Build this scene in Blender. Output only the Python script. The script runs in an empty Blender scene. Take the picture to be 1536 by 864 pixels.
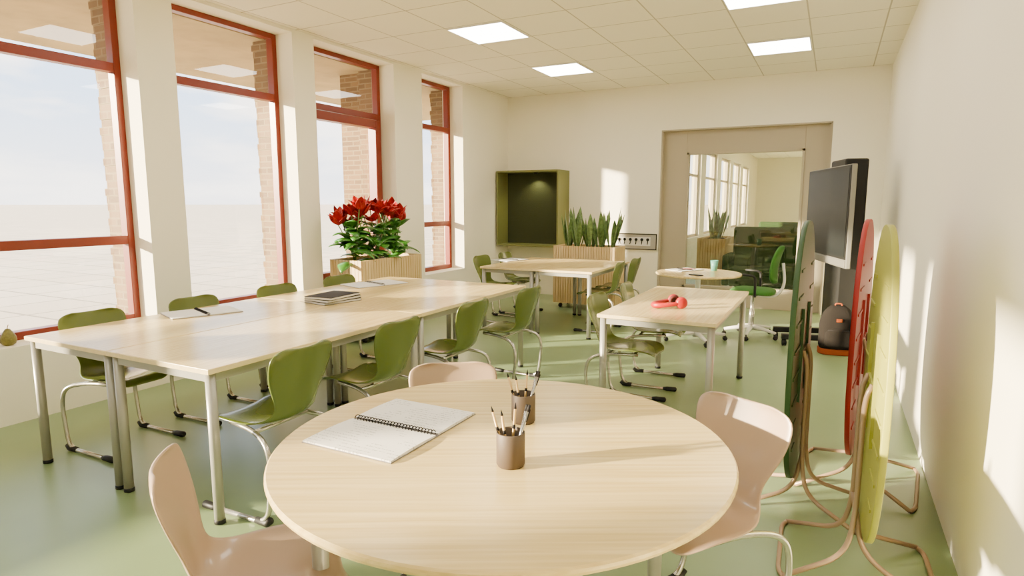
import bpy, math, random
from mathutils import Vector, Matrix, Quaternion
random.seed(4)
PI=math.pi
SC=bpy.context.scene
COL=SC.collection
R=math.radians
# ------------------------------------------------------------------ camera maths
FPX=925.0; PITCH=R(7.8); YAW=R(27.4); CH=1.5
def G(px,py,z):
    u=px-768; v=432-py
    F=FPX*math.cos(PITCH)+v*math.sin(PITCH); U=-FPX*math.sin(PITCH)+v*math.cos(PITCH)
    t=(z-CH)/U; r=u*t; f=F*t
    return Vector((r*math.cos(YAW)-f*math.sin(YAW), r*math.sin(YAW)+f*math.cos(YAW), z))
# ------------------------------------------------------------------ materials
def nt(name):
    m=bpy.data.materials.new(name); m.use_nodes=True
    n=m.node_tree; b=n.nodes['Principled BSDF']
    return m,n,b
def mat(name,col,rough=.5,metal=0,bump=0,bscale=80,var=0,vscale=4,coat=0,spec=None,emis=None,es=0):
    m,n,b=nt(name)
    b.inputs['Base Color'].default_value=(*col,1); b.inputs['Roughness'].default_value=rough
    b.inputs['Metallic'].default_value=metal
    if coat: b.inputs['Coat Weight'].default_value=coat
    if spec is not None: b.inputs['Specular IOR Level'].default_value=spec
    tc=n.nodes.new('ShaderNodeTexCoord')
    if var:
        no=n.nodes.new('ShaderNodeTexNoise'); no.inputs['Scale'].default_value=vscale; no.inputs['Detail'].default_value=4
        n.links.new(tc.outputs['Object'],no.inputs['Vector'])
        r=n.nodes.new('ShaderNodeValToRGB')
        r.color_ramp.elements[0].position=.3; r.color_ramp.elements[1].position=.7
        r.color_ramp.elements[0].color=(*[c*(1-var) for c in col],1); r.color_ramp.elements[1].color=(*[min(1,c*(1+var)) for c in col],1)
        n.links.new(no.outputs['Fac'],r.inputs['Fac']); n.links.new(r.outputs['Color'],b.inputs['Base Color'])
    if bump:
        no=n.nodes.new('ShaderNodeTexNoise'); no.inputs['Scale'].default_value=bscale; no.inputs['Detail'].default_value=5
        n.links.new(tc.outputs['Object'],no.inputs['Vector'])
        bp=n.nodes.new('ShaderNodeBump'); bp.inputs['Strength'].default_value=bump; bp.inputs['Distance'].default_value=.01
        n.links.new(no.outputs['Fac'],bp.inputs['Height']); n.links.new(bp.outputs['Normal'],b.inputs['Normal'])
    return m
def wood(name,c1,c2,scale=(28,1.2,28),rough=.35):
    m,n,b=nt(name)
    tc=n.nodes.new('ShaderNodeTexCoord'); mp=n.nodes.new('ShaderNodeMapping'); mp.inputs['Scale'].default_value=scale
    no=n.nodes.new('ShaderNodeTexNoise'); no.inputs['Scale'].default_value=1.5; no.inputs['Detail'].default_value=6; no.inputs['Distortion'].default_value=.4
    r=n.nodes.new('ShaderNodeValToRGB'); r.color_ramp.elements[0].position=.3; r.color_ramp.elements[1].position=.68
    r.color_ramp.elements[0].color=(*c1,1); r.color_ramp.elements[1].color=(*c2,1)
    n.links.new(tc.outputs['Object'],mp.inputs['Vector']); n.links.new(mp.outputs['Vector'],no.inputs['Vector'])
    n.links.new(no.outputs['Fac'],r.inputs['Fac']); n.links.new(r.outputs['Color'],b.inputs['Base Color'])
    b.inputs['Roughness'].default_value=rough
    return m
def brickmat(name,c1,c2,cm,w,h,mort,off=.5,loc=(0,0,0),rot=(0,0,0),rough=.8,bump=.3):
    m,n,b=nt(name)
    tc=n.nodes.new('ShaderNodeTexCoord'); mp=n.nodes.new('ShaderNodeMapping'); mp.inputs['Location'].default_value=loc; mp.inputs['Rotation'].default_value=rot
    br=n.nodes.new('ShaderNodeTexBrick'); br.offset=off
    br.inputs['Color1'].default_value=(*c1,1); br.inputs['Color2'].default_value=(*c2,1); br.inputs['Mortar'].default_value=(*cm,1)
    br.inputs['Scale'].default_value=1; br.inputs['Mortar Size'].default_value=mort; br.inputs['Mortar Smooth'].default_value=.1
    br.inputs['Brick Width'].default_value=w; br.inputs['Row Height'].default_value=h
    n.links.new(tc.outputs['Object'],mp.inputs['Vector']); n.links.new(mp.outputs['Vector'],br.inputs['Vector'])
    n.links.new(br.outputs['Color'],b.inputs['Base Color']); b.inputs['Roughness'].default_value=rough
    if bump:
        bp=n.nodes.new('ShaderNodeBump'); bp.inputs['Strength'].default_value=bump; bp.inputs['Distance'].default_value=.01; bp.invert=True
        n.links.new(br.outputs['Fac'],bp.inputs['Height']); n.links.new(bp.outputs['Normal'],b.inputs['Normal'])
    return m
def glassmat(name,f=.08,tint=(1,1,1)):
    m=bpy.data.materials.new(name); m.use_nodes=True; n=m.node_tree; n.nodes.clear()
    o=n.nodes.new('ShaderNodeOutputMaterial'); t=n.nodes.new('ShaderNodeBsdfTransparent'); g=n.nodes.new('ShaderNodeBsdfGlossy'); mx=n.nodes.new('ShaderNodeMixShader')
    t.inputs['Color'].default_value=(*tint,1); g.inputs['Roughness'].default_value=.02
    mx.inputs['Fac'].default_value=f
    n.links.new(t.outputs[0],mx.inputs[1]); n.links.new(g.outputs[0],mx.inputs[2]); n.links.new(mx.outputs[0],o.inputs['Surface'])
    return m
def emat(name,col,s):
    m=bpy.data.materials.new(name); m.use_nodes=True; n=m.node_tree; n.nodes.clear()
    o=n.nodes.new('ShaderNodeOutputMaterial'); e=n.nodes.new('ShaderNodeEmission'); e.inputs['Color'].default_value=(*col,1); e.inputs['Strength'].default_value=s
    n.links.new(e.outputs[0],o.inputs['Surface']); return m
M=dict(
 wall=mat('wall_plaster',(.91,.86,.71),.75,bump=.03,bscale=120),
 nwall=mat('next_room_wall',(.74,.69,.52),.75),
 floor=mat('green_linoleum',(.215,.30,.145),.33,var=.05,vscale=2.5,bump=.015,bscale=60),
 ceiling=brickmat('ceiling_tiles',(.91,.86,.71),(.89,.84,.69),(.52,.47,.36),.645,.645,.007,0,loc=(3.5425,-5.3875,0),rough=.9,bump=.2),
 red=mat('red_window_paint',(.19,.018,.005),.35),
 brick=brickmat('tan_brick',(.12,.062,.022),(.21,.115,.042),(.24,.17,.08),.21,.0625,.008,rot=(PI/2,0,0)),
 soffit=mat('soffit_render',(.42,.33,.16),.9,var=.15,vscale=3,bump=.2,bscale=20),
 paving=brickmat('terrace_paving',(.64,.50,.34),(.70,.56,.39),(.34,.27,.18),1.2,1.2,.028,0,rough=.85,bump=.1),
 glass=glassmat('window_glass',.045),
 iglass=glassmat('interior_glass',.06,(.90,.89,.84)),
 wood=wood('birch_laminate',(.60,.43,.155),(.76,.59,.26),rough=.26,scale=(36,1.0,36)),
 edge=wood('birch_edge',(.72,.56,.28),(.80,.64,.34)),
 slat=wood('planter_oak',(.58,.40,.17),(.72,.54,.27),scale=(20,20,2),rough=.5),
 slatd=mat('planter_gap',(.28,.18,.07),.7),
 grey=mat('grey_steel_paint',(.36,.35,.31),.35,metal=.3),
 chrome=mat('satin_chrome',(.50,.48,.43),.25,metal=.8),
 black=mat('black_plastic',(.010,.010,.010),.5,spec=.3),
 gchair=mat('green_chair_shell',(.100,.132,.024),.26,coat=.2),
 pchair=mat('blush_chair_shell',(.40,.275,.185),.35,coat=.2),
 taupe=mat('taupe_panel',(.43,.37,.265),.6),
 olive=mat('olive_lacquer',(.17,.175,.050),.55),
 felt=mat('dark_green_felt',(.035,.040,.012),.95,bump=.5,bscale=90),
 white=mat('white_plastic',(.78,.76,.72),.35),
 paper=mat('paper_white',(.80,.78,.74),.7),
 cover=mat('grey_cover',(.18,.16,.15),.5),
 darkc=mat('charcoal_cover',(.014,.012,.013),.7,spec=.2),
 bronze=mat('bronze_cup',(.085,.060,.043),.6,metal=.15),
 gold=mat('gold_pencil',(.60,.40,.16),.35,metal=.3),
 steel=mat('steel_pen',(.35,.34,.33),.2,metal=.9),
 leaf=mat('leaf_green',(.05,.19,.018),.35,var=.3,vscale=10),
 snake=mat('snake_leaf',(.11,.19,.055),.4,var=.5,vscale=22),
 flower=mat('red_petal',(.40,.003,.006),.5,var=.25,vscale=18),
 stem=mat('stem_green',(.10,.20,.04),.5),
 soil=mat('soil',(.05,.035,.025),.95,bump=.6,bscale=50),
 tgreen=mat('table_green',(.012,.050,.008),.5),
 tred=mat('table_red',(.32,.006,.006),.5),
 tyel=mat('table_yellow',(.36,.36,.05),.5),
 tube=mat('beige_tube',(.36,.24,.15),.35,metal=.2),
 screen=mat('display_glass',(.010,.012,.013),.4,spec=.12),
 silver=mat('display_silver',(.24,.23,.20),.4,metal=.4),
 hred=mat('headphone_red',(.36,.003,.003),.4),
 hpad=mat('headphone_pad',(.08,.004,.004),.7),
 pack=mat('pack_fabric',(.014,.012,.011),.95,bump=.3,bscale=150,spec=.1),
 orange=mat('pack_orange',(.27,.055,.010),.7,spec=.2),
 ogreen=mat('office_green',(.04,.16,.015),.8,bump=.3,bscale=180),
 teal=mat('teal_cup',(.10,.34,.27),.35),
 pear=mat('pear_skin',(.17,.15,.025),.5,var=.3,vscale=60),
 sofa=mat('sofa_green',(.020,.055,.007),.9,bump=.2,bscale=100),
 bfloor=mat('blue_floor',(.30,.50,.50),.3),
 board=mat('hook_board',(.42,.39,.33),.6),
 panel=emat('light_diffuser',(1,.94,.83),18),
 npanel=emat('next_room_diffuser',(1,.95,.85),9),
)
def writing():
    m,n,b=nt('handwritten_paper')
    tc=n.nodes.new('ShaderNodeTexCoord'); sp=n.nodes.new('ShaderNodeSeparateXYZ'); n.links.new(tc.outputs['Object'],sp.inputs[0])
    def ma(op,a,bv,c=None):
        k=n.nodes.new('ShaderNodeMath'); k.operation=op
        for i,x in enumerate((a,bv,c)):
            if x is None: continue
            if isinstance(x,(int,float)): k.inputs[i].default_value=x
            else: n.links.new(x,k.inputs[i])
        return k.outputs[0]
    fr=ma('FRACT',ma('MULTIPLY',sp.outputs['X'],55),0)
    line=ma('LESS_THAN',fr,.32)
    no=n.nodes.new('ShaderNodeTexNoise'); mp=n.nodes.new('ShaderNodeMapping'); mp.inputs['Scale'].default_value=(140,170,1)
    n.links.new(tc.outputs['Object'],mp.inputs[0]); n.links.new(mp.outputs[0],no.inputs['Vector']); no.inputs['Scale'].default_value=1
    ink=ma('GREATER_THAN',no.outputs['Fac'],.5)
    no2=n.nodes.new('ShaderNodeTexNoise'); no2.inputs['Scale'].default_value=11; n.links.new(tc.outputs['Object'],no2.inputs['Vector'])
    blk=ma('GREATER_THAN',no2.outputs['Fac'],.49)
    f=ma('MULTIPLY',ma('MULTIPLY',line,ink),ma('MULTIPLY',blk,.5))
    mx=n.nodes.new('ShaderNodeMixRGB'); mx.inputs[1].default_value=(.84,.81,.77,1); mx.inputs[2].default_value=(.12,.11,.12,1)
    n.links.new(f,mx.inputs[0]); n.links.new(mx.outputs[0],b.inputs['Base Color']); b.inputs['Roughness'].default_value=.7
    return m
M['written']=writing()
# ------------------------------------------------------------------ mesh builder
class MB:
    def __init__(s): s.v=[]; s.f=[]; s.sm=[]
    def add(s,vs,fs,sm=False,mx=None):
        o=len(s.v)
        for p in vs:
            p=Vector(p)
            s.v.append(tuple(mx@p) if mx is not None else tuple(p))
        for f in fs: s.f.append([i+o for i in f]); s.sm.append(sm)
        return s
    def box(s,x0,x1,y0,y1,z0,z1,mx=None):
        vs=[(x,y,z) for z in (z0,z1) for y in (y0,y1) for x in (x0,x1)]
        return s.add(vs,[(0,2,3,1),(4,5,7,6),(0,1,5,4),(2,6,7,3),(0,4,6,2),(1,3,7,5)],False,mx)
    def prism(s,poly,z0,z1,mx=None,sm=False):
        n=len(poly); vs=[(x,y,z0) for x,y in poly]+[(x,y,z1) for x,y in poly]
        s.add(vs,[tuple(range(n-1,-1,-1)),tuple(range(n,2*n))],False,mx)
        o=len(s.v)-2*n
        for i in range(n):
            j=(i+1)%n; s.f.append([o+i,o+j,o+n+j,o+n+i]); s.sm.append(sm)
        return s
    def lathe(s,prof,n=24,c=(0,0,0),mx=None,sm=True):
        vs=[];fs=[]
        for r,z in prof:
            for i in range(n):
                a=2*PI*i/n; vs.append((c[0]+r*math.cos(a),c[1]+r*math.sin(a),c[2]+z))
        for k in range(len(prof)-1):
            for i in range(n):
                j=(i+1)%n; fs.append((k*n+i,k*n+j,(k+1)*n+j,(k+1)*n+i))
        if prof[0][0]>1e-4: fs.append(tuple(range(n-1,-1,-1)))
        if prof[-1][0]>1e-4: fs.append(tuple((len(prof)-1)*n+i for i in range(n)))
        return s.add(vs,fs,sm,mx)
    def tube(s,path,r,n=10,closed=False,mx=None):
        P=[Vector(p) for p in path]; m=len(P); vs=[];fs=[]
        T=[]
        for i in range(m):
            a=P[(i-1)%m] if (closed or i>0) else P[i]; b=P[(i+1)%m] if (closed or i<m-1) else P[i]
            T.append((b-a).normalized())
        up=Vector((0,0,1)) if abs(T[0].z)<.9 else Vector((1,0,0))
        nrm=(up-T[0]*up.dot(T[0])).normalized()
        for i in range(m):
            if i>0:
                q=T[i-1].rotation_difference(T[i]); nrm=q@nrm; nrm=(nrm-T[i]*nrm.dot(T[i])).normalized()
            bn=T[i].cross(nrm)
            rr=r[i] if isinstance(r,(list,tuple)) else r
            for k in range(n):
                a=2*PI*k/n; vs.append(P[i]+(nrm*math.cos(a)+bn*math.sin(a))*rr)
        for i in range(m if closed else m-1):
            i2=(i+1)%m
            for k in range(n):
                j=(k+1)%n; fs.append((i*n+k,i*n+j,i2*n+j,i2*n+k))
        if not closed: fs.append(tuple(range(n-1,-1,-1))); fs.append(tuple((m-1)*n+k for k in range(n)))
        return s.add(vs,fs,True,mx)
    def grid(s,rows,mx=None,sm=True):
        m=len(rows);n=len(rows[0]); vs=[p for r in rows for p in r]
        fs=[(i*n+j,i*n+j+1,(i+1)*n+j+1,(i+1)*n+j) for i in range(m-1) for j in range(n-1)]
        return s.add(vs,fs,sm,mx)
    def ball(s,c,r,n=14,sc=(1,1,1),mx=None):
        prof=[(max(1e-6,math.sin(PI*i/8)) ,-math.cos(PI*i/8)) for i in range(9)]
        m2=Matrix.Translation(c)@Matrix.Diagonal((r*sc[0],r*sc[1],r*sc[2],1))
        if mx is not None: m2=mx@m2
        return s.lathe(prof,n,mx=m2)
    def build(s,name,mt,parent=None,bevel=0,solid=0,sub=0,kind=None):
        me=bpy.data.meshes.new(name); me.from_pydata(s.v,[],s.f); me.update()
        me.polygons.foreach_set('use_smooth',s.sm)
        me.materials.append(mt); o=bpy.data.objects.new(name,me); COL.objects.link(o)
        if parent: o.parent=parent
        if bevel:
            b=o.modifiers.new('b','BEVEL'); b.width=bevel; b.segments=2; b.limit_method='ANGLE'; b.angle_limit=R(50)
        if solid:
            b=o.modifiers.new('s','SOLIDIFY'); b.thickness=solid; b.offset=0
        if sub:
            b=o.modifiers.new('u','SUBSURF'); b.levels=sub; b.render_levels=sub
        if kind: o['kind']=kind
        return o
def fil(pts,r,n=6,closed=False):
    P=[Vector(p) for p in pts]; out=[]; m=len(P)
    for i in range(m):
        if not closed and i in (0,m-1): out.append(P[i]); continue
        a=P[(i-1)%m]; b=P[i]; c=P[(i+1)%m]
        d1=min(r,(a-b).length*.49); d2=min(r,(c-b).length*.49)
        s=b+(a-b).normalized()*d1; e=b+(c-b).normalized()*d2
        for k in range(n+1):
            t=k/n; out.append(s*(1-t)**2+b*2*t*(1-t)+e*t*t)
    return out
def empty(name,loc,rz,label,cat,group=None):
    o=bpy.data.objects.new(name,None); COL.objects.link(o); o.location=loc; o.rotation_euler=(0,0,rz); o.empty_display_size=.1
    tag(o,label,cat,group); return o
def tag(o,label,cat,group=None):
    o['label']=label; o['category']=cat
    if group: o['group']=group
    return o
def KIDS(o): return [x for x in list(COL.objects) if x.parent==o]
def dup(o,parent=None):
    c=o.copy(); COL.objects.link(c)
    if parent: c.parent=parent
    for ch in KIDS(o): dup(ch,c)
    return c
def place(o,loc,rz,label,group=None):
    o.location=loc; o.rotation_euler=(0,0,rz); o['label']=label
    if group: o['group']=group
    return o
RX=lambda a:Matrix.Rotation(a,4,'X'); RY=lambda a:Matrix.Rotation(a,4,'Y'); RZ=lambda a:Matrix.Rotation(a,4,'Z')
TR=lambda x,y,z:Matrix.Translation((x,y,z))

# ================================================================== SETTING
XL=-4.9; XR=.54; YF=9.3; H=3.22; YB=-4.6; ZS=.53; ZT=3.19
YN=26.0; NX=-2.75; YE=YF+.25
MB().box(XL-.35,XR+.3,YB-.2,YF+.12,-.2,0).build('floor',M['floor'],kind='structure')
MB().box(NX-.2,2.2,YF+.121,YN+.2,-.2,-.001).build('floor_next_room',M['bfloor'],kind='structure')
MB().box(-5.25,2.4,YB-.2,YE,H,H+.12).build('ceiling',M['ceiling'],kind='structure')
MB().box(NX-.2,2.4,YE+.001,YN+.2,H,H+.12).build('ceiling_next_room',M['ceiling'],kind='structure')
wins=[(-4.41,-3.14),(-2.85,-1.58),(-1.29,-.02),(.27,1.54),(1.83,3.10),(3.42,4.69),(4.98,6.30),(6.88,7.89)]
XO=-5.46
def sidewall(x0,x1,mb,ws,ya,yb,zs=ZS,zt=ZT):
    mb.box(x0,x1,ya,yb,-.2,zs); mb.box(x0,x1,ya,yb,zt,H+.1)
    y=ya
    for a,b in ws: mb.box(x0,x1,y,a,zs,zt); y=b
    mb.box(x0,x1,y,yb,zs,zt)
w=MB(); sidewall(-5.25,XL,w,wins,YB-.2,YE); w.build('wall_left',M['wall'],kind='structure')
w=MB(); w.box(XO,-5.251,YB-.2,YE,-.2,ZS-.03); w.box(XO,-5.251,YB-.2,YE,ZT+.02,H+.3)
y=YB-.2
for a,b in wins+[(YE,YE)]:
    z=ZS-.03; k=0
    while z<ZT+.01:
        j0=random.uniform(-.002,.007)+(.007 if k%2 else 0); j1=random.uniform(-.002,.007)+(.007 if k%2 else 0)
        w.box(XO-random.uniform(0,.01)-(.014 if k%4<2 else 0),-5.251,y-j0+.012,a+j1-.012,z,min(z+.0625,ZT+.02)); z+=.0625; k+=1
    y=b
w.box(-5.86,XO-.026,6.40,6.80,-.2,H)
w.build('wall_outside',M['brick'],kind='structure')
MB().box(XR,XR+.25,YB-.2,YF,-.2,H+.1).build('wall_right',M['wall'],kind='structure')
MB().box(XL-.35,XR+.2,YB-.25,YB,-.2,H+.1).build('wall_back',M['wall'],kind='structure')
w=MB(); DX0=-2.33; DX1=-.08; DZ=2.57
w.box(XL,DX0,YF,YF+.25,-.1,H+.05); w.box(DX1,XR+.25,YF,YF+.25,-.1,H+.05); w.box(DX0,DX1,YF,YF+.25,DZ,H+.05)
w.build('wall_far',M['wall'],kind='structure')
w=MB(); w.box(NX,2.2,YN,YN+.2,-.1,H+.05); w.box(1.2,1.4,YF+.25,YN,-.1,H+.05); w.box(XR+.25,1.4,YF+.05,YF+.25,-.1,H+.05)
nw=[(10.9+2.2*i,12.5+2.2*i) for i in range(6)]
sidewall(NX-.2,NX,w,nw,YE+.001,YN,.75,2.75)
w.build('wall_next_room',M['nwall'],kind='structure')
d=MB(); gx0,gx1,gz0,gz1=-1.97,-.40,.26,2.24; yy0,yy1=YF+.10,YF+.18
d.box(DX0,gx0,yy0,yy1,0,DZ); d.box(gx1,DX1,yy0,yy1,0,DZ); d.box(gx0,gx1,yy0,yy1,0,gz0); d.box(gx0,gx1,yy0,yy1,gz1,DZ)
do=d.build('door_1',M['taupe'],bevel=.004,kind='structure')
MB().box(gx0,gx1,YF+.135,YF+.143,gz0,gz1).build('pane',M['iglass'],do)
f=MB()
for a,b,c,e in ((gx0,gx0+.03,gz0,gz1),(gx1-.03,gx1,gz0,gz1),(gx0,gx1,gz0,gz0+.03),(gx0,gx1,gz1-.03,gz1)): f.box(a,b,YF+.085,YF+.195,c,e)
f.build('glazing_bead',M['taupe'],do)
t=MB(); t.box(DX0,DX0+.02,YF-.004,YF+.25,0,DZ); t.box(DX1-.02,DX1,YF-.004,YF+.25,0,DZ); t.box(DX0,DX1,YF-.004,YF+.25,DZ-.02,DZ)
t.build('trim_1',M['taupe'],kind='structure')
FX0,FX1=-5.205,-5.12
for i,(a,b) in enumerate(wins):
    w=MB(); fw=.055
    z0=ZS; z1=ZT
    w.box(FX0,FX1,a,a+fw,z0,z1); w.box(FX0,FX1,b-fw,b,z0,z1); w.box(FX0,FX1,a+fw,b-fw,z0,z0+.06); w.box(FX0,FX1,a+fw,b-fw,z1-.05,z1)
    w.box(FX0,FX1,a+fw,b-fw,2.53,2.60)
    if i in (1,3,4,7): w.box(FX0,FX1,a+fw,b-fw,1.17,1.24)
    o=w.build('window_%d'%(i+1),M['red'],bevel=.004,kind='structure')
    if i in (0,6):
        q=.095; x0,x1=FX0+.01,FX1+.05; w=MB(); g_=.014
        ya,yb,za,zb=a+fw+g_,b-fw-g_,z0+.072,2.514
        w.box(x0,x1,ya,ya+q,za,zb); w.box(x0,x1,yb-q,yb,za,zb); w.box(x0,x1,ya+q,yb-q,za,za+q+.02); w.box(x0,x1,ya+q,yb-q,zb-q,zb)
        w.build('casement',M['red'],o,bevel=.006)
    MB().box(-5.166,-5.160,a+.03,b-.03,z0+.03,z1-.03).build('glass',M['glass'],o)
    s=MB(); s.box(XO-.05,-5.205,a+.005,b-.005,ZS-.05,ZS-.005); s.build('outer_sill',M['brick'],o)
for i,(a,b) in enumerate(nw):
    w=MB(); x0,x1=NX-.14,NX-.07
    w.box(x0,x1,a,a+.05,.75,2.75); w.box(x0,x1,b-.05,b,.75,2.75); w.box(x0,x1,a,b,.75,.81); w.box(x0,x1,a,b,2.69,2.75); w.box(x0,x1,a,b,2.1,2.15)
    w.build('window_%d'%(i+9),M['taupe'],kind='structure')
MB().box(-7.6,-5.3,YB-3,YE+1,3.16,3.34).build('trim_2',M['soffit'],kind='structure')
g=MB(); g.box(-900,-5.3,-700,900,-.45,-.18); g.box(-5.3,NX-.2,YE,900,-.45,-.18); g.build('ground',M['paving'],kind='structure')

# ================================================================== CEILING LIGHTS
def light(x,y,label,group=None,pm='panel'):
    o=empty('ceiling_light',(x,y,H-.012),0,label,'ceiling light',group)
    f=MB(); a=.31; b=.30
    f.box(-a,a,-a,-b,-.003,.02); f.box(-a,a,b,a,-.003,.02); f.box(-a,-b,-b,b,-.003,.02); f.box(b,a,-b,b,-.003,.02)
    f.build('frame',M['white'],o); MB().box(-b,b,-b,b,0,.01).build('diffuser',M[pm],o)
    return o
L=light(-3.22,5.71,'square flush ceiling light above the window side, nearer one of the window row','flush ceiling lights')
for x,y,lab in ((-3.22,7.65,'square flush ceiling light of the window row nearer the far wall'),(-.64,5.71,'square flush ceiling light cut by the top edge of the photo'),(-.64,7.65,'square flush ceiling light above the display and glazed door side')):
    o=dup(L); o.location=(x,y,H-.012); o['label']=lab
for x in (-3.22,-.64):
    for y in (3.775,1.84,-.095,-2.03):
        o=dup(L); o.location=(x,y,H-.012); o['label']='square flush ceiling light over the near end of the room'; o['group']='near end ceiling lights'
L2=light(-1.7,11.6,'square flush ceiling light in the room behind the glazed screen','next room ceiling lights','npanel')
for x,y in ((.2,11.6),(-1.7,14.2),(.2,14.2),(-1.7,17),(.2,17),(-1.7,20),(.2,20)):
    o=dup(L2); o.location=(x,y,H-.012)

# ================================================================== TABLES
def rect_table(w,l,label,loc,first=None):
    if first: return place(dup(first),loc,0,label)
    o=empty('table',loc,0,label,'table','rectangular classroom tables')
    t=MB().box(-w/2,w/2,-l/2,l/2,.732,.758).build('tabletop',M['wood'],o,bevel=.004)
    MB().box(-w/2-.0015,w/2+.0015,-l/2-.0015,l/2+.0015,.7345,.7555).build('edge_band',M['edge'],t)
    a=MB(); iw=w/2-.035; il=l/2-.035
    a.box(-iw,iw,-il-.012,-il+.012,.69,.732); a.box(-iw,iw,il-.012,il+.012,.69,.732); a.box(-iw-.012,-iw+.012,-il,il,.69,.732); a.box(iw-.012,iw+.012,-il,il,.69,.732)
    a.build('apron',M['grey'],o)
    for sx in (-1,1):
        for sy in (-1,1):
            lg=MB().lathe([(.024,.012),(.024,.731)],20,(sx*(w/2-.035),sy*(l/2-.035),0)).build('leg',M['grey'],o)
            MB().lathe([(.020,0),(.026,.003),(.026,.02),(.0245,.022)],20,(sx*(w/2-.035),sy*(l/2-.035),0)).build('foot',M['black'],lg)
    return o
T0=rect_table(.78,1.62,'long-row birch table at its near right corner beside blush chairs',(-2.845,2.575,0))
rect_table(.78,1.62,'near left birch table of the long row by the windows with open notebook',(-3.63,2.575,0),T0)
rect_table(.78,1.62,'far right birch table of the long row beside green chairs',(-2.845,4.20,0),T0)
rect_table(.78,1.62,'far left birch table of the long row in front of red flower planter',(-3.63,4.20,0),T0)
rect_table(.78,1.62,'birch table standing alone with red headphones on it',(-.995,4.74,0),T0)
T1=rect_table(.70,1.42,'left birch table of the back pair near the olive wall box',(-3.36,7.04,0))
rect_table(.70,1.42,'right birch table of the back pair in front of snake plants',(-2.655,7.04,0),T1)
RC=(-.882,1.637)
o=empty('round_table',(RC[0],RC[1],0),R(-62),'large round birch table in the foreground with grey legs','table')
rr=.70
MB().lathe([(1e-5,.732),(rr-.012,.732),(rr-.003,.737),(rr,.745),(rr-.001,.753),(rr-.006,.758),(1e-5,.758)],96,sm=False).build('tabletop',M['wood'],o)
a=MB()
for s in (-1,1): a.box(-.40,.40,s*.40-.012,s*.40+.012,.69,.732); a.box(s*.40-.012,s*.40+.012,-.40,.40,.69,.732)
a.build('apron',M['grey'],o)
for k in range(4):
    an=R(45+90*k+62); x,y=.56*math.cos(an),.56*math.sin(an)
    lg=MB().lathe([(.024,.012),(.024,.731)],20,(x,y,0)).build('leg',M['grey'],o)
    MB().lathe([(.020,0),(.026,.003),(.026,.02),(.0245,.022)],20,(x,y,0)).build('foot',M['black'],lg)
SP=(-1.27,6.85)
o=empty('small_round_table',(SP[0],SP[1],0),R(20),'small round birch table on white pedestal by green swivel chair','table')
rr=.45
MB().lathe([(1e-5,.732),(rr-.01,.732),(rr,.74),(rr,.752),(rr-.006,.758),(1e-5,.758)],64,sm=False).build('tabletop',M['wood'],o)
MB().lathe([(.035,.05),(.035,.40),(.028,.41),(.028,.70),(.14,.715),(.14,.731)],24).build('pedestal',M['white'],o)
def castor(parent,x,y,mx=None,r=.025,m='black'):
    c=MB(); mm=TR(x,y,r)@RX(PI/2)
    c.lathe([(r*.6,-.022),(r,-.018),(r,-.006),(r*.6,-.004),(r*.6,.004),(r,.006),(r,.018),(r*.6,.022)],16,mx=mm)
    c.tube([(x,y,r),(x,y,r*2+.02)],.008)
    return c.build('castor',M[m],parent)
for k in range(4):
    an=R(90*k+10); x,y=.33*math.cos(an),.33*math.sin(an)
    ar=MB().tube([(0,0,.09),(x*.5,y*.5,.085),(x,y,.065)],[.03,.024,.016],10).build('base_arm',M['white'],o)
    castor(ar,x,y)

# ================================================================== CHAIRS
def make_chair(label,m,grp):
    o=empty('chair',(0,0,0),0,label,'chair',grp)
    P=[(.232,.418,.11),(.228,.430,.155),(.21,.446,.185),(.15,.456,.205),(.06,.452,.213),(-.03,.446,.208),(-.10,.447,.185),(-.155,.460,.158),(-.19,.490,.138),(-.207,.535,.134),(-.216,.585,.153),(-.228,.64,.182),(-.243,.70,.203),(-.258,.755,.210),(-.268,.795,.203),(-.273,.818,.170),(-.275,.826,.11)]
    rows=[]; N=len(P)
    for i,(x,z,h) in enumerate(P):
        a=P[max(0,i-1)]; b=P[min(N-1,i+1)]
        tx,tz=b[0]-a[0],b[1]-a[1]; l=math.hypot(tx,tz); nx,nz=tz/l,-tx/l
        if nz<0 and i<6: nx,nz=-nx,-nz
        k=.020 if i<7 else .030
        row=[]
        for j in range(9):
            t=-1+j/4; d=k*abs(t)**2.2
            row.append((x+nx*d,t*h,z+nz*d))
        rows.append(row)
    MB().grid(rows).build('seat_shell',m,o,solid=.011,sub=1)
    for s in (-1,1):
        pth=fil([(.13,s*.13,.430),(-.06,s*.16,.425),(-.20,s*.215,.40),(-.235,s*.225,.30),(-.20,s*.225,.015),(.225,s*.225,.015)],.09,7)
        lg=MB().tube(pth,.0125,12).build('leg',M['chrome'],o)
        MB().tube([(-.212,s*.225,.035),(-.19,s*.225,.017),(-.12,s*.225,.0175)],[.017,.019,.016],10).build('glide',M['black'],lg)
        MB().tube([(.14,s*.225,.016),(.17,s*.225,.018),(.235,s*.225,.019),(.245,s*.225,.017)],[.014,.018,.019,.01],10).build('glide',M['black'],lg)
    c=MB(); c.tube([(.10,-.13,.430),(.10,.13,.430)],.011); c.tube([(-.08,-.165,.424),(-.08,.165,.424)],.011); c.box(-.09,.11,-.07,.07,.432,.444)
    c.build('crossbar',M['chrome'],o)
    return o
C0=make_chair('x',M['gchair'],'green skid base chairs')
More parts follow.
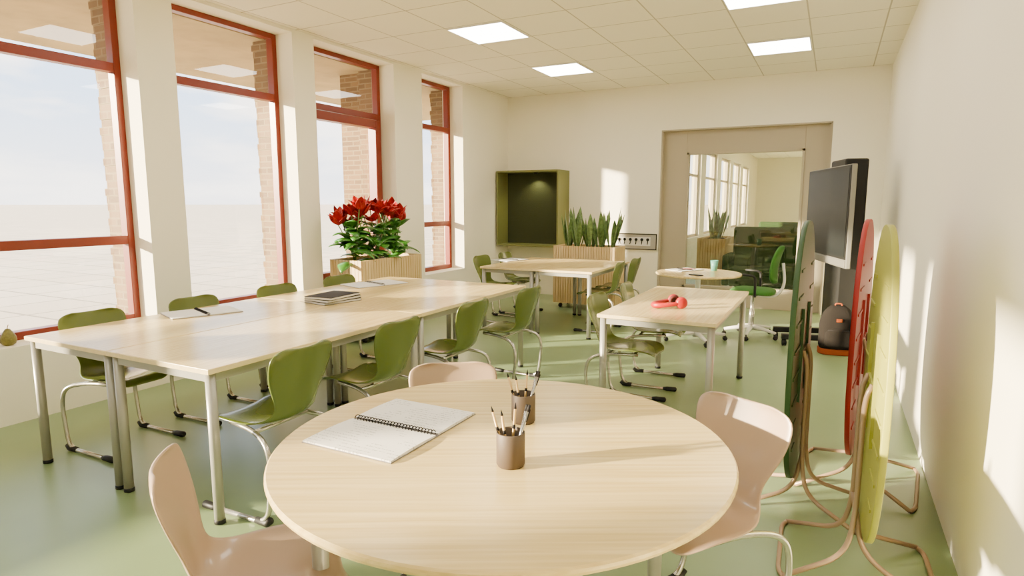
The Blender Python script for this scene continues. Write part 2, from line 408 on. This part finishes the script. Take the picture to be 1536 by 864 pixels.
ch=[
 (-2.46,2.10,180,'green shell chair nearest the camera at the right side of the long table row'),
 (-2.46,2.86,180,'second green shell chair on the right side of the long table row'),
 (-2.44,3.68,180,'third green shell chair on the right side of the long table row'),
 (-2.40,4.50,180,'farthest green shell chair on the right side of the long table row'),
 (-3.88,2.19,0,'green shell chair on the window side of the long row nearest the pear'),
 (-3.86,2.88,0,'green shell chair on the window side behind the open notebook'),
 (-3.86,3.62,0,'green shell chair on the window side facing the dark notebooks'),
 (-3.86,4.36,0,'green shell chair on the window side closest to the red flower planter'),
 (-1.30,4.35,0,'nearer green shell chair on the left side of the headphones table'),
 (-1.29,5.08,0,'farther green shell chair on the left side of the headphones table'),
 (-3.82,6.95,0,'nearer green shell chair left of the back pair of tables'),
 (-3.80,7.58,0,'farther green shell chair left of the back pair of tables by the wall box'),
 (-2.42,6.95,180,'nearer green shell chair right of the back pair of tables'),
 (-2.40,7.55,180,'farther green shell chair right of the back pair of tables under hook rail')]
for i,(x,y,a,lab) in enumerate(ch):
    c=C0 if i==0 else dup(C0)
    place(c,(x,y,0),R(a+random.uniform(-3,3)),lab)
C1=make_chair('x',M['pchair'],'blush skid base chairs')
C1.scale=(.96,.96,.955)
place(C1,(-1.445,1.175,0),R(47),'blush shell chair at left foreground side of the round table')
place(dup(C1),(-.355,2.10,0),R(242),'blush shell chair right of the round table in front of folded tables')
place(dup(C1),(-1.34,2.07,0),R(304),'blush shell chair behind the round table showing only its top')

# ================================================================== PLANTERS & PLANTS
def planter(label,loc,rz):
    o=empty('planter',loc,rz,label,'planter','slatted planters on castors')
    l,w=1.05,.44; z0,z1=.075,.90
    MB().box(-l/2+.01,l/2-.01,-w/2+.01,w/2-.01,z0,.84).build('box',M['slatd'],o)
    s=MB(); n=24; sp=l/n
    for i in range(n):
        x=-l/2+(i+.5)*sp
        for sy in (-1,1): s.box(x-sp*.43,x+sp*.43,sy*(w/2)-.012,sy*(w/2)+.012,z0,z1)
    n=10; sp=w/n
    for i in range(n):
        y=-w/2+(i+.5)*sp
        for sx in (-1,1): s.box(sx*(l/2)-.012,sx*(l/2)+.012,y-sp*.43,y+sp*.43,z0,z1)
    s.build('slats',M['slat'],o)
    MB().box(-l/2+.02,l/2-.02,-w/2+.02,w/2-.02,.835,.865).build('soil',M['soil'],o)
    r=MB()
    for sy in (-1,1): r.box(-l/2+.013,l/2-.013,sy*(w/2-.02)-.008,sy*(w/2-.02)+.008,.80,.89)
    for sx in (-1,1): r.box(sx*(l/2-.02)-.008,sx*(l/2-.02)+.008,-w/2+.013,w/2-.013,.80,.89)
    r.build('rim',M['slat'],o)
    for sx in (-1,1):
        for sy in (-1,1): castor(o,sx*(l/2-.09),sy*(w/2-.07),r=.03)
    return o
P0=planter('slatted oak planter box filled with red flowers beside the window',(-4.60,5.54,0),PI/2)
q=place(dup(P0),(-3.10,8.40,0),0,'slatted oak planter box holding snake plants at the far wall'); q.scale=(.87,1,1)
place(dup(P0),(-1.86,11.6,0),PI/2,'slatted oak planter with snake plants seen through the glass screen')
def leaf(mb,base,az,L,W,e0,droop,fold=.25,n=9,pw=.8,tw=0):
    p=Vector(base); e=e0; rows=[]; st=L/n
    for i in range(n+1):
        s=i/n; w=W*(max(0,math.sin(PI*min(1,s**pw*.98+.02))))**.8*.5+.001
        d=Vector((math.cos(az)*math.cos(e),math.sin(az)*math.cos(e),math.sin(e)))
        sd=Vector((-math.sin(az+tw*s),math.cos(az+tw*s),0)); nn=sd.cross(d)*-1
        rows.append([tuple(q) for q in (p-sd*w+nn*w*fold*-1,p-sd*w*.5-nn*w*fold*.4,p,p+sd*w*.5-nn*w*fold*.4,p+sd*w-nn*w*fold)])
        p=p+d*st; e-=droop/n
    mb.grid(rows)
def flowering(label,loc,seed):
    rnd=random.Random(seed)
    o=empty('flowering_plant',loc,0,label,'plant','red flowering plants')
    lv=MB(); st=MB(); fl=MB()
    for k in range(38):
        az=rnd.uniform(0,2*PI); h=rnd.uniform(0,.38)
        L_=rnd.uniform(.24,.38)*(.7 if abs(math.cos(az))>.7 else 1)
        leaf(lv,(rnd.uniform(-.05,.05),rnd.uniform(-.08,.08),h),az,L_,rnd.uniform(.11,.16),R(rnd.uniform(15,60)),R(rnd.uniform(60,115)),.3,8)
    for k in range(8):
        az=2*PI*k/8+rnd.uniform(-.4,.4); rr=rnd.uniform(.03,.18); hh=rnd.uniform(.38,.58)
        tp=Vector((rr*math.cos(az),rr*math.sin(az),hh))
        st.tube([(0,0,0),(tp.x*.4,tp.y*.4,hh*.5),tp],.006,6)
        for j in range(6):
            a=az+j*2*PI/6+rnd.uniform(-.2,.2)
            leaf(fl,tp,a,rnd.uniform(.14,.19),.105,R(rnd.uniform(58,86)),R(rnd.uniform(10,110)),.35,7,.85)
        fl.ball(tp+Vector((0,0,.012)),.014)
    lv.build('foliage',M['leaf'],o,solid=.0015); st.build('stems',M['stem'],o); fl.build('blooms',M['flower'],o,solid=.0015)
    return o
flowering('red flowering plant at the near end of the window planter',(-4.58,5.14,.865),1)
flowering('red flowering plant in the middle of the window planter',(-4.56,5.47,.865),2)
flowering('red flowering plant at the pillar end of the window planter',(-4.58,5.80,.865),3)
def snake(label,loc,seed,grp='snake plants in the far planter'):
    rnd=random.Random(seed)
    o=empty('snake_plant',loc,0,label,'plant',grp)
    lv=MB()
    for k in range(8):
        az=rnd.uniform(0,2*PI); r=rnd.uniform(.01,.06)
        leaf(lv,(r*math.cos(az),r*math.sin(az),0),az,rnd.uniform(.34,.60),rnd.uniform(.065,.09),R(rnd.uniform(74,87)),R(rnd.uniform(-4,10)),.3,10,1.15,rnd.uniform(-.8,.8))
    lv.build('leaves',M['snake'],o,solid=.003)
    return o
ords=['leftmost','second','middle','fourth','rightmost']
for i in range(5):
    snake('%s snake plant in the far slatted planter'%ords[i] if i in(0,2,4) else '%s snake plant from the left in the far slatted planter'%ords[i],(-3.10-.33+.165*i,8.40+random.uniform(-.05,.05),.865),10+i)
for i in range(3):
    snake(['nearest','middle','farthest'][i]+' snake plant in the planter behind the glass screen',(-1.86,11.6-.28+.28*i,.865),20+i,'snake plants behind the glass')

# ================================================================== WALL BOX & RAIL
o=empty('wall_box',(-4.33,YF,0),0,'deep olive open wall box lined in dark felt on the far wall','wall box')
x0,x1,y0,y1,z0,z1=-.545,.545,-.45,-.002,.82,2.02; th=.028
f=MB(); f.box(x0,x0+th,y0,y1,z0,z1); f.box(x1-th,x1,y0,y1,z0,z1); f.box(x0+th,x1-th,y0,y1,z0,z0+th); f.box(x0+th,x1-th,y0,y1,z1-th,z1)
f.build('frame',M['olive'],o,bevel=.003)
MB().box(x0+th,x1-th,-.10,-.08,z0+th,z1-th).build('back_panel',M['felt'],o)
MB().lathe([(.035,0),(.035,.018),(.03,.02)],20,(.05,-.22,z1-th-.021)).build('downlight',M['black'],o)
sl=bpy.data.lights.new('box_spot','SPOT'); sl.energy=18; sl.color=(1,.92,.5); sl.spot_size=R(130); sl.spot_blend=.6; sl.shadow_soft_size=.02
so=bpy.data.objects.new('box_spot',sl); COL.objects.link(so); so.location=(-4.28,YF-.22,z1-th-.03); so.rotation_euler=(R(-8),0,0)
o=empty('hook_rail',(-2.695,YF,0),0,'grey wall rail with a row of dark hooks on the far wall','hook rail')
MB().box(-.345,.345,-.02,-.001,.80,1.045).build('backboard',M['board'],o,bevel=.004)
b=MB()
for a in ((-.345,.345,.80,.812),(-.345,.345,1.033,1.045),(-.345,-.333,.80,1.045),(.333,.345,.80,1.045)): b.box(a[0],a[1],-.03,-.018,a[2],a[3])
b.build('border',M['darkc'],o)
MB().box(-.29,.25,-.024,-.0195,.86,.99).build('pale_panel',M['white'],o)
for k in range(6):
    x=-.24+k*.09; h=MB(); h.lathe([(1e-5,-.012),(.022,-.01),(.024,0),(.018,.01),(1e-5,.012)],14,mx=TR(x,-.034,.955)@RX(PI/2)); h.tube([(x,-.03,.95),(x,-.04,.90),(x,-.055,.885)],.007,8)
    h.build('hook',M['black'],o)

# ================================================================== DISPLAY
o=empty('display_stand',(-.04,7.35,0),R(-73.7),'large dark touch display on black floor stand near the right wall','display')
W=1.44
MB().box(-W/2,W/2,-.035,.01,.88,1.87).build('housing',M['silver'],o,bevel=.008)
MB().box(-W/2+.012,W/2-.014,-.041,-.036,.965,1.860).build('bezel',M['black'],o)
MB().box(-W/2+.04,W/2-.045,-.044,-.0415,.99,1.835).build('screen',M['screen'],o)
MB().box(-W/2+.01,W/2-.01,-.047,-.036,.89,.955).build('speaker_bar',M['silver'],o,bevel=.004)
MB().box(-.24,.24,.05,.27,.13,1.95).build('column',M['black'],o,bevel=.02)
m=MB(); m.box(-.2,.2,.01,.055,1.1,1.6); m.build('bracket',M['black'],o)
for s in (-1,1):
    ft=MB().box(s*.20-.03,s*.20+.03,-.45,.30,.07,.13).build('foot',M['black'],o,bevel=.01)
    castor(ft,s*.20,-.42,r=.035); castor(ft,s*.20,.24,r=.035)

# ================================================================== BACKPACK
o=empty('backpack',(.10,6.90,0),R(8),'charcoal backpack with orange base on the floor below the display','backpack')
def rbox(mb,w,d,z0,z1,r,y=0,tp=.8,n=8,m=24,ex=3.5,round_top=.35):
    rows=[]
    for i in range(n+1):
        s=i/n; z=z0+(z1-z0)*s
        k=1.0
        if s>1-round_top: q=(s-(1-round_top))/round_top; k=math.sqrt(max(.0,1-q*q*.85))
        if s<.08: k=.93+.07*s/.08
        k*=1-(1-tp)*s*.3
        row=[]
        for j in range(m+1):
            a=2*PI*j/m; c,sn=math.cos(a),math.sin(a)
            row.append((math.copysign(abs(c)**(2/ex),c)*w*k,y+math.copysign(abs(sn)**(2/ex),sn)*d*k,z))
        rows.append(row)
    rows.append([(0,y,z1)]*(m+1)); rows.insert(0,[(0,y,z0)]*(m+1))
    mb.grid(rows)
b=MB(); rbox(b,.165,.105,.06,.49,.05,n=16,ex=3,round_top=.5,tp=.95); b.build('body',M['pack'],o)
b=MB(); rbox(b,.168,.108,.0,.065,.05,round_top=.01,tp=1,ex=3); b.build('orange_base',M['orange'],o)
b=MB(); rbox(b,.125,.045,.09,.28,.05,y=-.09,n=10); b.build('front_pocket',M['pack'],o)
MB().tube(fil([(-.03,.0,.475),(-.03,0,.51),(.03,0,.51),(.03,0,.475)],.02),.007).build('handle',M['orange'],o)
MB().tube([(-.10,-.130,.255),(.10,-.130,.255)],.003).build('zipper',M['darkc'],o)
MB().box(-.025,.025,-.112,-.100,.34,.37).build('patch',M['orange'],o)
for s in (-1,1): MB().tube(fil([(s*.07,.09,.42),(s*.08,.15,.36),(s*.09,.14,.15),(s*.11,.09,.06)],.06),.014,8).build('strap',M['pack'],o)

# ================================================================== FOLDED TABLES
def folded(label,mt,loc,plane_deg,foot_y,flip=False):
    o=empty('folding_table',loc,R(-plane_deg)+(PI if flip else 0),label,'folding table','folded coloured tables')
    poly=[]; HW=.40
    for k in range(96):
        a=2*PI*k/96; c,s=math.cos(a),math.sin(a)
        poly.append((math.copysign(abs(c)**(2/2.3),c)*.635,math.copysign(abs(s)**(2/2.3),s)*HW))
    mx=Matrix(((0,0,1,0),(0,1,0,0),(1,0,0,0.785),(0,0,0,1)))
    MB().prism(poly,-.012,.012,mx,True).build('tabletop',mt,o,bevel=.003)
    r=MB()
    for s in (-1,1): r.box(.012,.024,s*.13-.010,s*.13+.010,.56,1.01)
    r.box(.012,.022,-.13,.13,.77,.80)
    r.build('support_rail',mt,o)
    for k in range(8):
        z=.36+k*.12; hw=HW*math.sqrt(max(0,1-((z-.785)/.64)**2))
        for s in (-1,1):
            ya,yb=sorted((s*(hw-.04),s*max(.15,hw-.26)))
            if yb-ya<.03: continue
            MB().box(.012,.0165,ya,yb,z-.006,z+.006).build('clip',mt,o)
    x=.045
    for s in (-1,1):
        MB().tube(fil([(.022,s*.09,.80),(x,s*.09,.74),(x,s*.09,.25),(x+.03,s*foot_y*.5,.09),(x+.25,s*foot_y,.012)],.09,8),.0105,10).build('upright',M['tube'],o)
        MB().tube(fil([(x,s*.08,.28),(x-.03,s*foot_y*.4,.10),(x-.27,s*foot_y,.012)],.09,8),.0105,10).build('splayed_foot',M['tube'],o)
    for sx in (-.27,.25):
        MB().tube(fil([(x+sx,-foot_y,.011),(x+sx*1.08,-foot_y*.8,.011),(x+sx*1.08,foot_y*.8,.011),(x+sx,foot_y,.011)],.04),.010,10).build('floor_bar',M['tube'],o)
    return o
folded('dark green oval folding table top tilted upright beside display',M['tgreen'],(-.106,3.29,0),3.5,.21)
folded('red oval folding table tilted upright between green and yellow ones',M['tred'],(.165,3.74,0),7.0,.30)
folded('yellow oval folding table tilted upright closest to the camera',M['tyel'],(.195,2.80,0),-1.8,.24,True)

# ================================================================== SWIVEL CHAIR
o=empty('swivel_chair',(-.76,7.38,0),R(180),'green upholstered swivel chair on white star base by the small round table','chair')
s=MB(); rbox(s,.24,.23,.50,.565,.05,round_top=.6,tp=1,ex=4); s.build('seat',M['ogreen'],o)
rows=[]
for i in range(11):
    t=i/10; z=.62+.42*t; w=.20*math.sqrt(max(.02,1-abs(2*t-1)**4)); x=-.24-.06*t+.03*math.sin(PI*t)
    rows.append([(x+.05*(abs(k/4-1))**2,(k/4-1)*w,z) for k in range(9)])
MB().grid(rows).build('backrest',M['ogreen'],o,solid=.035,sub=1)
MB().tube(fil([(-.02,0,.48),(-.24,0,.46),(-.33,0,.60),(-.30,0,.85)],.1),.016,10).build('back_support',M['white'],o)
MB().lathe([(.03,.10),(.03,.30),(.02,.31),(.02,.46),(.09,.48),(.09,.50)],20).build('column',M['chrome'],o)
for k in range(5):
    an=R(72*k+15); x,y=.29*math.cos(an),.29*math.sin(an)
    ar=MB().tube([(0,0,.11),(x*.5,y*.5,.10),(x,y,.075)],[.032,.022,.016],10).build('base_arm',M['white'],o); castor(ar,x,y)
for s_ in (-1,1):
    MB().tube(fil([(-.05,s_*.22,.49),(-.05,s_*.28,.50),(-.05,s_*.28,.72),(.12,s_*.27,.73)],.05),.014,8).build('armrest',M['black'],o)

# ================================================================== NOTEBOOKS etc
ZT2=.7585
def open_book(name,label,loc,rz,w,d,spiral=False,pm='paper',cov='cover',curl=.004):
    o=empty(name,loc,rz,label,'notebook')
    MB().box(-w/2-.003,w/2+.003,-d/2-.003,d/2+.003,0,.002).build('cover',M[cov],o)
    for s in (-1,1):
        p=MB(); n=10
        g=.008 if spiral else .0
        top=[]
        for i in range(n+1):
            t=i/n; x=s*(g+(w/2-g)*t); z=.007+curl*math.sin(PI*t)*(1-.3*t)+ (0 if t>.08 or spiral else -.003)
            top.append([(x,-d/2,z),(x,d/2,z)])
        p.grid(top)
        p.grid([[(x,-d/2,.002),(x,-d/2,z)] for ((x,_,z),_2) in top],sm=False); p.grid([[(x,d/2,.002),(x,d/2,z)] for ((x,_,z),_2) in top],sm=False)
        xx=top[-1][0][0]; zz=top[-1][0][2]; p.add([(xx,-d/2,.002),(xx,d/2,.002),(xx,d/2,zz),(xx,-d/2,zz)],[(0,1,2,3)])
        p.build('pages',M[pm],o)
    if spiral:
        b=MB(); n=26
        for i in range(n):
            y=-d/2+.015+(d-.03)*i/(n-1)
            b.tube([(.013*math.cos(a),y+.002*math.sin(a),.008+.010*math.sin(a)) for a in [2*PI*k/10 for k in range(10)]],.0016,6,True)
        b.build('spiral_binding',M['darkc'],o)
    return o
open_book('open_notebook','large open spiral notebook with handwriting on the round table',(-1.26,1.575,ZT2),R(90),.47,.345,True,'written')
p=G(303,469,ZT2); open_book('open_notebook','open white notebook on the near left of the long table row',p,R(70),.44,.30,True,'paper','cover',.002)
p=G(562,426,ZT2); open_book('open_notebook','open white booklet on the far end of the long table row',p,R(72),.52,.33,True,'paper','cover',.002)
p=G(765,390,ZT2); open_book('open_notebook','open white booklet on the left back table',p,R(75),.42,.30,True,'paper','cover',.002)
p=G(1027,405,ZT2); open_book('open_notebook','small open notebook on the small round table',p,R(60),.36,.24,True,'paper','darkc',.002)
def stack(px,py,labs,rz0,group,wd=(.30,.22),th=.0165):
    p=G(px,py,ZT2)
    for i,lab in enumerate(labs):
        o=empty('notebook',(p.x+.004*i,p.y-.006*i,ZT2+i*(th+.0005)),R(rz0+(i*7)),lab,'notebook',group)
        w,d=wd
        MB().box(-w/2,w/2,-d/2,d/2,0,.0025).build('cover',M['darkc'],o); MB().box(-w/2,w/2,-d/2,d/2,th-.0025,th).build('cover',M['darkc'],o)
        MB().box(-w/2+.003,w/2-.003,-d/2+.003,d/2-.003,.0025,th-.0025).build('pages',M['paper'],o)
stack(500,452,['bottom charcoal notebook of the stack on the long table','middle charcoal notebook of the stack on the long table','top charcoal notebook of the stack on the long table'],80,'charcoal notebooks on the long table',(.34,.25),.019)
stack(880,382,['bottom dark notebook of the pair on the right back table','top dark notebook of the pair on the right back table'],80,'dark notebooks on the back table')
def cup(label,loc):
    o=empty('pen_cup',loc,0,label,'pen cup','bronze pen cups')
    MB().lathe([(1e-5,0),(.037,0),(.037,.004),(.041,.007),(.041,.098),(.0395,.100),(.0375,.098),(.0375,.008),(1e-5,.006)],40).build('body',M['bronze'],o)
    return o
def pen(label,base,az,lean,L,m,grp):
    o=empty('pencil' if m=='gold' else 'pen',base,0,label,'pencil' if m=='gold' else 'pen',grp)
    d=Vector((math.cos(az)*math.sin(lean),math.sin(az)*math.sin(lean),math.cos(lean)))
    MB().tube([d*0,d*(L-.018)],.0040 if m=='gold' else .0052,8).build('barrel',M[m],o)
    MB().tube([d*(L-.018),d*L],[.0040,.0006] if m=='gold' else [.0056,.0045],8).build('tip',M['darkc'],o)
    if m!='gold': MB().tube([d*(L-.05)+Vector((.006,0,0)),d*(L-.012)+Vector((.006,0,0))],.0015,6).build('clip',M['darkc'],o)
    else: MB().tube([d*(L*.55),d*(L*.62)],.0046,8).build('band',M['darkc'],o)
for nm,(px,py) in (('nearer',(766,697)),('farther',(785,632))):
    p=G(px,py,ZT2); cup('%s bronze pen cup on the round table'%nm,p)
    ax=R(27.4)
    lay=[('gold',-.022,.006,160,16,.165,'leftmost gold pencil'),('gold',-.008,-.012,175,8,.160,'second gold pencil'),('gold',.002,.014,40,6,.168,'middle gold pencil'),('steel',.006,-.008,10,17,.175,'dark tipped steel pen'),('steel',.020,.008,0,12,.170,'rightmost steel pen')]
    for m,r_,f_,a,le,Lh,lab in lay:
        bx=p.x+r_*.6*math.cos(ax)-f_*math.sin(ax); by=p.y+r_*.6*math.sin(ax)+f_*math.cos(ax)
        pen('%s in the %s bronze cup'%(lab,nm),(bx,by,ZT2+.009),ax+R(a),R(le),Lh,m,'writing tools in the %s cup'%nm)
p=G(1012,461,ZT2)
o=empty('headphones',p,R(125),'red over-ear headphones lying on the birch table','headphones')
arc=[(.080*math.cos(a),.155*math.sin(a),.040-.018*math.sin(a)) for a in [PI*k/18 for k in range(19)]]
MB().tube(arc,[.012+.009*math.sin(PI*k/18) for k in range(19)],12).build('headband',M['hred'],o)
for s in (-1,1):
    mx=TR(s*.075,-.020,.044)@RY(R(s*83))
    c=MB().lathe([(1e-5,.020),(.028,.019),(.040,.011),(.043,-.004),(.038,-.010)],24,mx=mx).build('ear_cup',M['hred'],o)
    MB().lathe([(.038,-.010),(.041,-.016),(.036,-.028),(.022,-.028),(.016,-.016)],24,mx=mx).build('cushion',M['hpad'],c)
p=G(1071,406,ZT2); o=empty('cup',p,0,'teal tumbler on the small round table','cup')
MB().lathe([(1e-5,0),(.032,0),(.042,.115),(.039,.115),(.030,.005),(1e-5,.005)],24).build('body',M['teal'],o)
p=G(1044,413,ZT2); o=empty('phone',p,R(50),'black phone lying on the small round table','phone')
MB().box(-.037,.037,-.075,.075,0,.008).build('body',M['black'],o,bevel=.003); MB().box(-.034,.034,-.071,.071,.008,.0086).build('screen',M['screen'],o)
for i,(dx,dy,rz,mm,lab) in enumerate(((.05,.02,20,'hred','red pen on the small round table'),(.0,-.10,60,'steel','steel pen on the small round table'))):
    p=G(1027,405,ZT2); o=empty('pen',(p.x+dx,p.y+dy,ZT2+(.014 if i==0 else .012)),R(rz),lab,'pen')
    MB().tube([(-.07,0,.001),(.06,0,.001)],.0045,8).build('barrel',M[mm],o); MB().tube([(.06,0,.001),(.072,0,.001)],[.0045,.001],8).build('tip',M['black'],o)
o=empty('pear',(-5.0,2.10,ZS),0,'brown green pear standing on the window sill','pear')
MB().lathe([(1e-5,.002),(.022,0),(.040,.012),(.048,.035),(.045,.060),(.033,.085),(.022,.103),(.014,.115),(1e-5,.118)],24).build('fruit',M['pear'],o)
MB().tube([(0,0,.115),(.004,0,.13),(.012,.003,.145)],.0025,6).build('stem',M['slatd'],o)

# ================================================================== NEXT ROOM
def sofa(label,loc,rz):
    o=empty('sofa',loc,rz,label,'sofa','green sofas behind the glass')
    MB().box(-.52,.52,-.35,.35,.12,.42).build('seat',M['sofa'],o,bevel=.04)
    MB().box(-.52,.52,.22,.38,.40,1.10).build('backrest',M['sofa'],o,bevel=.04)
    for s in (-1,1): MB().box(s*.55-.06,s*.55+.06,-.35,.38,.12,.64).build('armrest',M['sofa'],o,bevel=.03)
    for sx in (-1,1):
        for sy in (-1,1): MB().lathe([(.015,0),(.022,.12)],12,(sx*.46,sy*.28,0)).build('leg',M['black'],o)
    return o
S0=sofa('dark green sofa behind the glass, the one closest to it',(-1.02,11.2,0),0)
place(dup(S0),(-.95,14.5,0),0,'dark green sofa farther back behind the glass')

# ================================================================== LIGHT
sd=bpy.data.lights.new('sun','SUN'); sd.energy=44; sd.color=(1,.83,.55); sd.angle=R(1.6)
so=bpy.data.objects.new('sun',sd); COL.objects.link(so)
az=R(50); el=R(11)
so.rotation_euler=Vector((math.sin(az)*math.cos(el),math.cos(az)*math.cos(el),-math.sin(el))).to_track_quat('-Z','Y').to_euler()
so.location=(-20,-15,8)
W_=bpy.data.worlds.new('sky'); SC.world=W_; W_.use_nodes=True; n=W_.node_tree; bg=n.nodes['Background']
tc=n.nodes.new('ShaderNodeTexCoord'); sp=n.nodes.new('ShaderNodeSeparateXYZ'); n.links.new(tc.outputs['Generated'],sp.inputs[0])
rp=n.nodes.new('ShaderNodeValToRGB'); e=rp.color_ramp.elements; e[0].position=0; e[0].color=(.84,.82,.82,1); e[1].position=.6; e[1].color=(.45,.62,.88,1)
k=e.new(.15); k.color=(.54,.67,.86,1)
n.links.new(sp.outputs['Z'],rp.inputs['Fac'])
mp=n.nodes.new('ShaderNodeMapping'); mp.inputs['Scale'].default_value=(1.6,1.6,7); n.links.new(tc.outputs['Generated'],mp.inputs[0])
no=n.nodes.new('ShaderNodeTexNoise'); no.inputs['Scale'].default_value=3; no.inputs['Detail'].default_value=8; n.links.new(mp.outputs[0],no.inputs['Vector'])
cr=n.nodes.new('ShaderNodeValToRGB'); cr.color_ramp.elements[0].position=.46; cr.color_ramp.elements[1].position=.62
n.links.new(no.outputs['Fac'],cr.inputs['Fac'])
mx=n.nodes.new('ShaderNodeMixRGB'); mx.inputs[2].default_value=(1.0,.96,.91,1); n.links.new(cr.outputs['Color'],mx.inputs[0]); n.links.new(rp.outputs['Color'],mx.inputs[1])
n.links.new(mx.outputs[0],bg.inputs['Color']); bg.inputs['Strength'].default_value=4.9

# ================================================================== CAMERA
cd=bpy.data.cameras.new('camera'); cd.sensor_width=36; cd.lens=36*FPX/1536; cd.clip_start=.05; cd.clip_end=2000
co=bpy.data.objects.new('camera',cd); COL.objects.link(co); co.location=(0,0,CH); co.rotation_euler=(PI/2-PITCH,0,YAW)
SC.camera=co
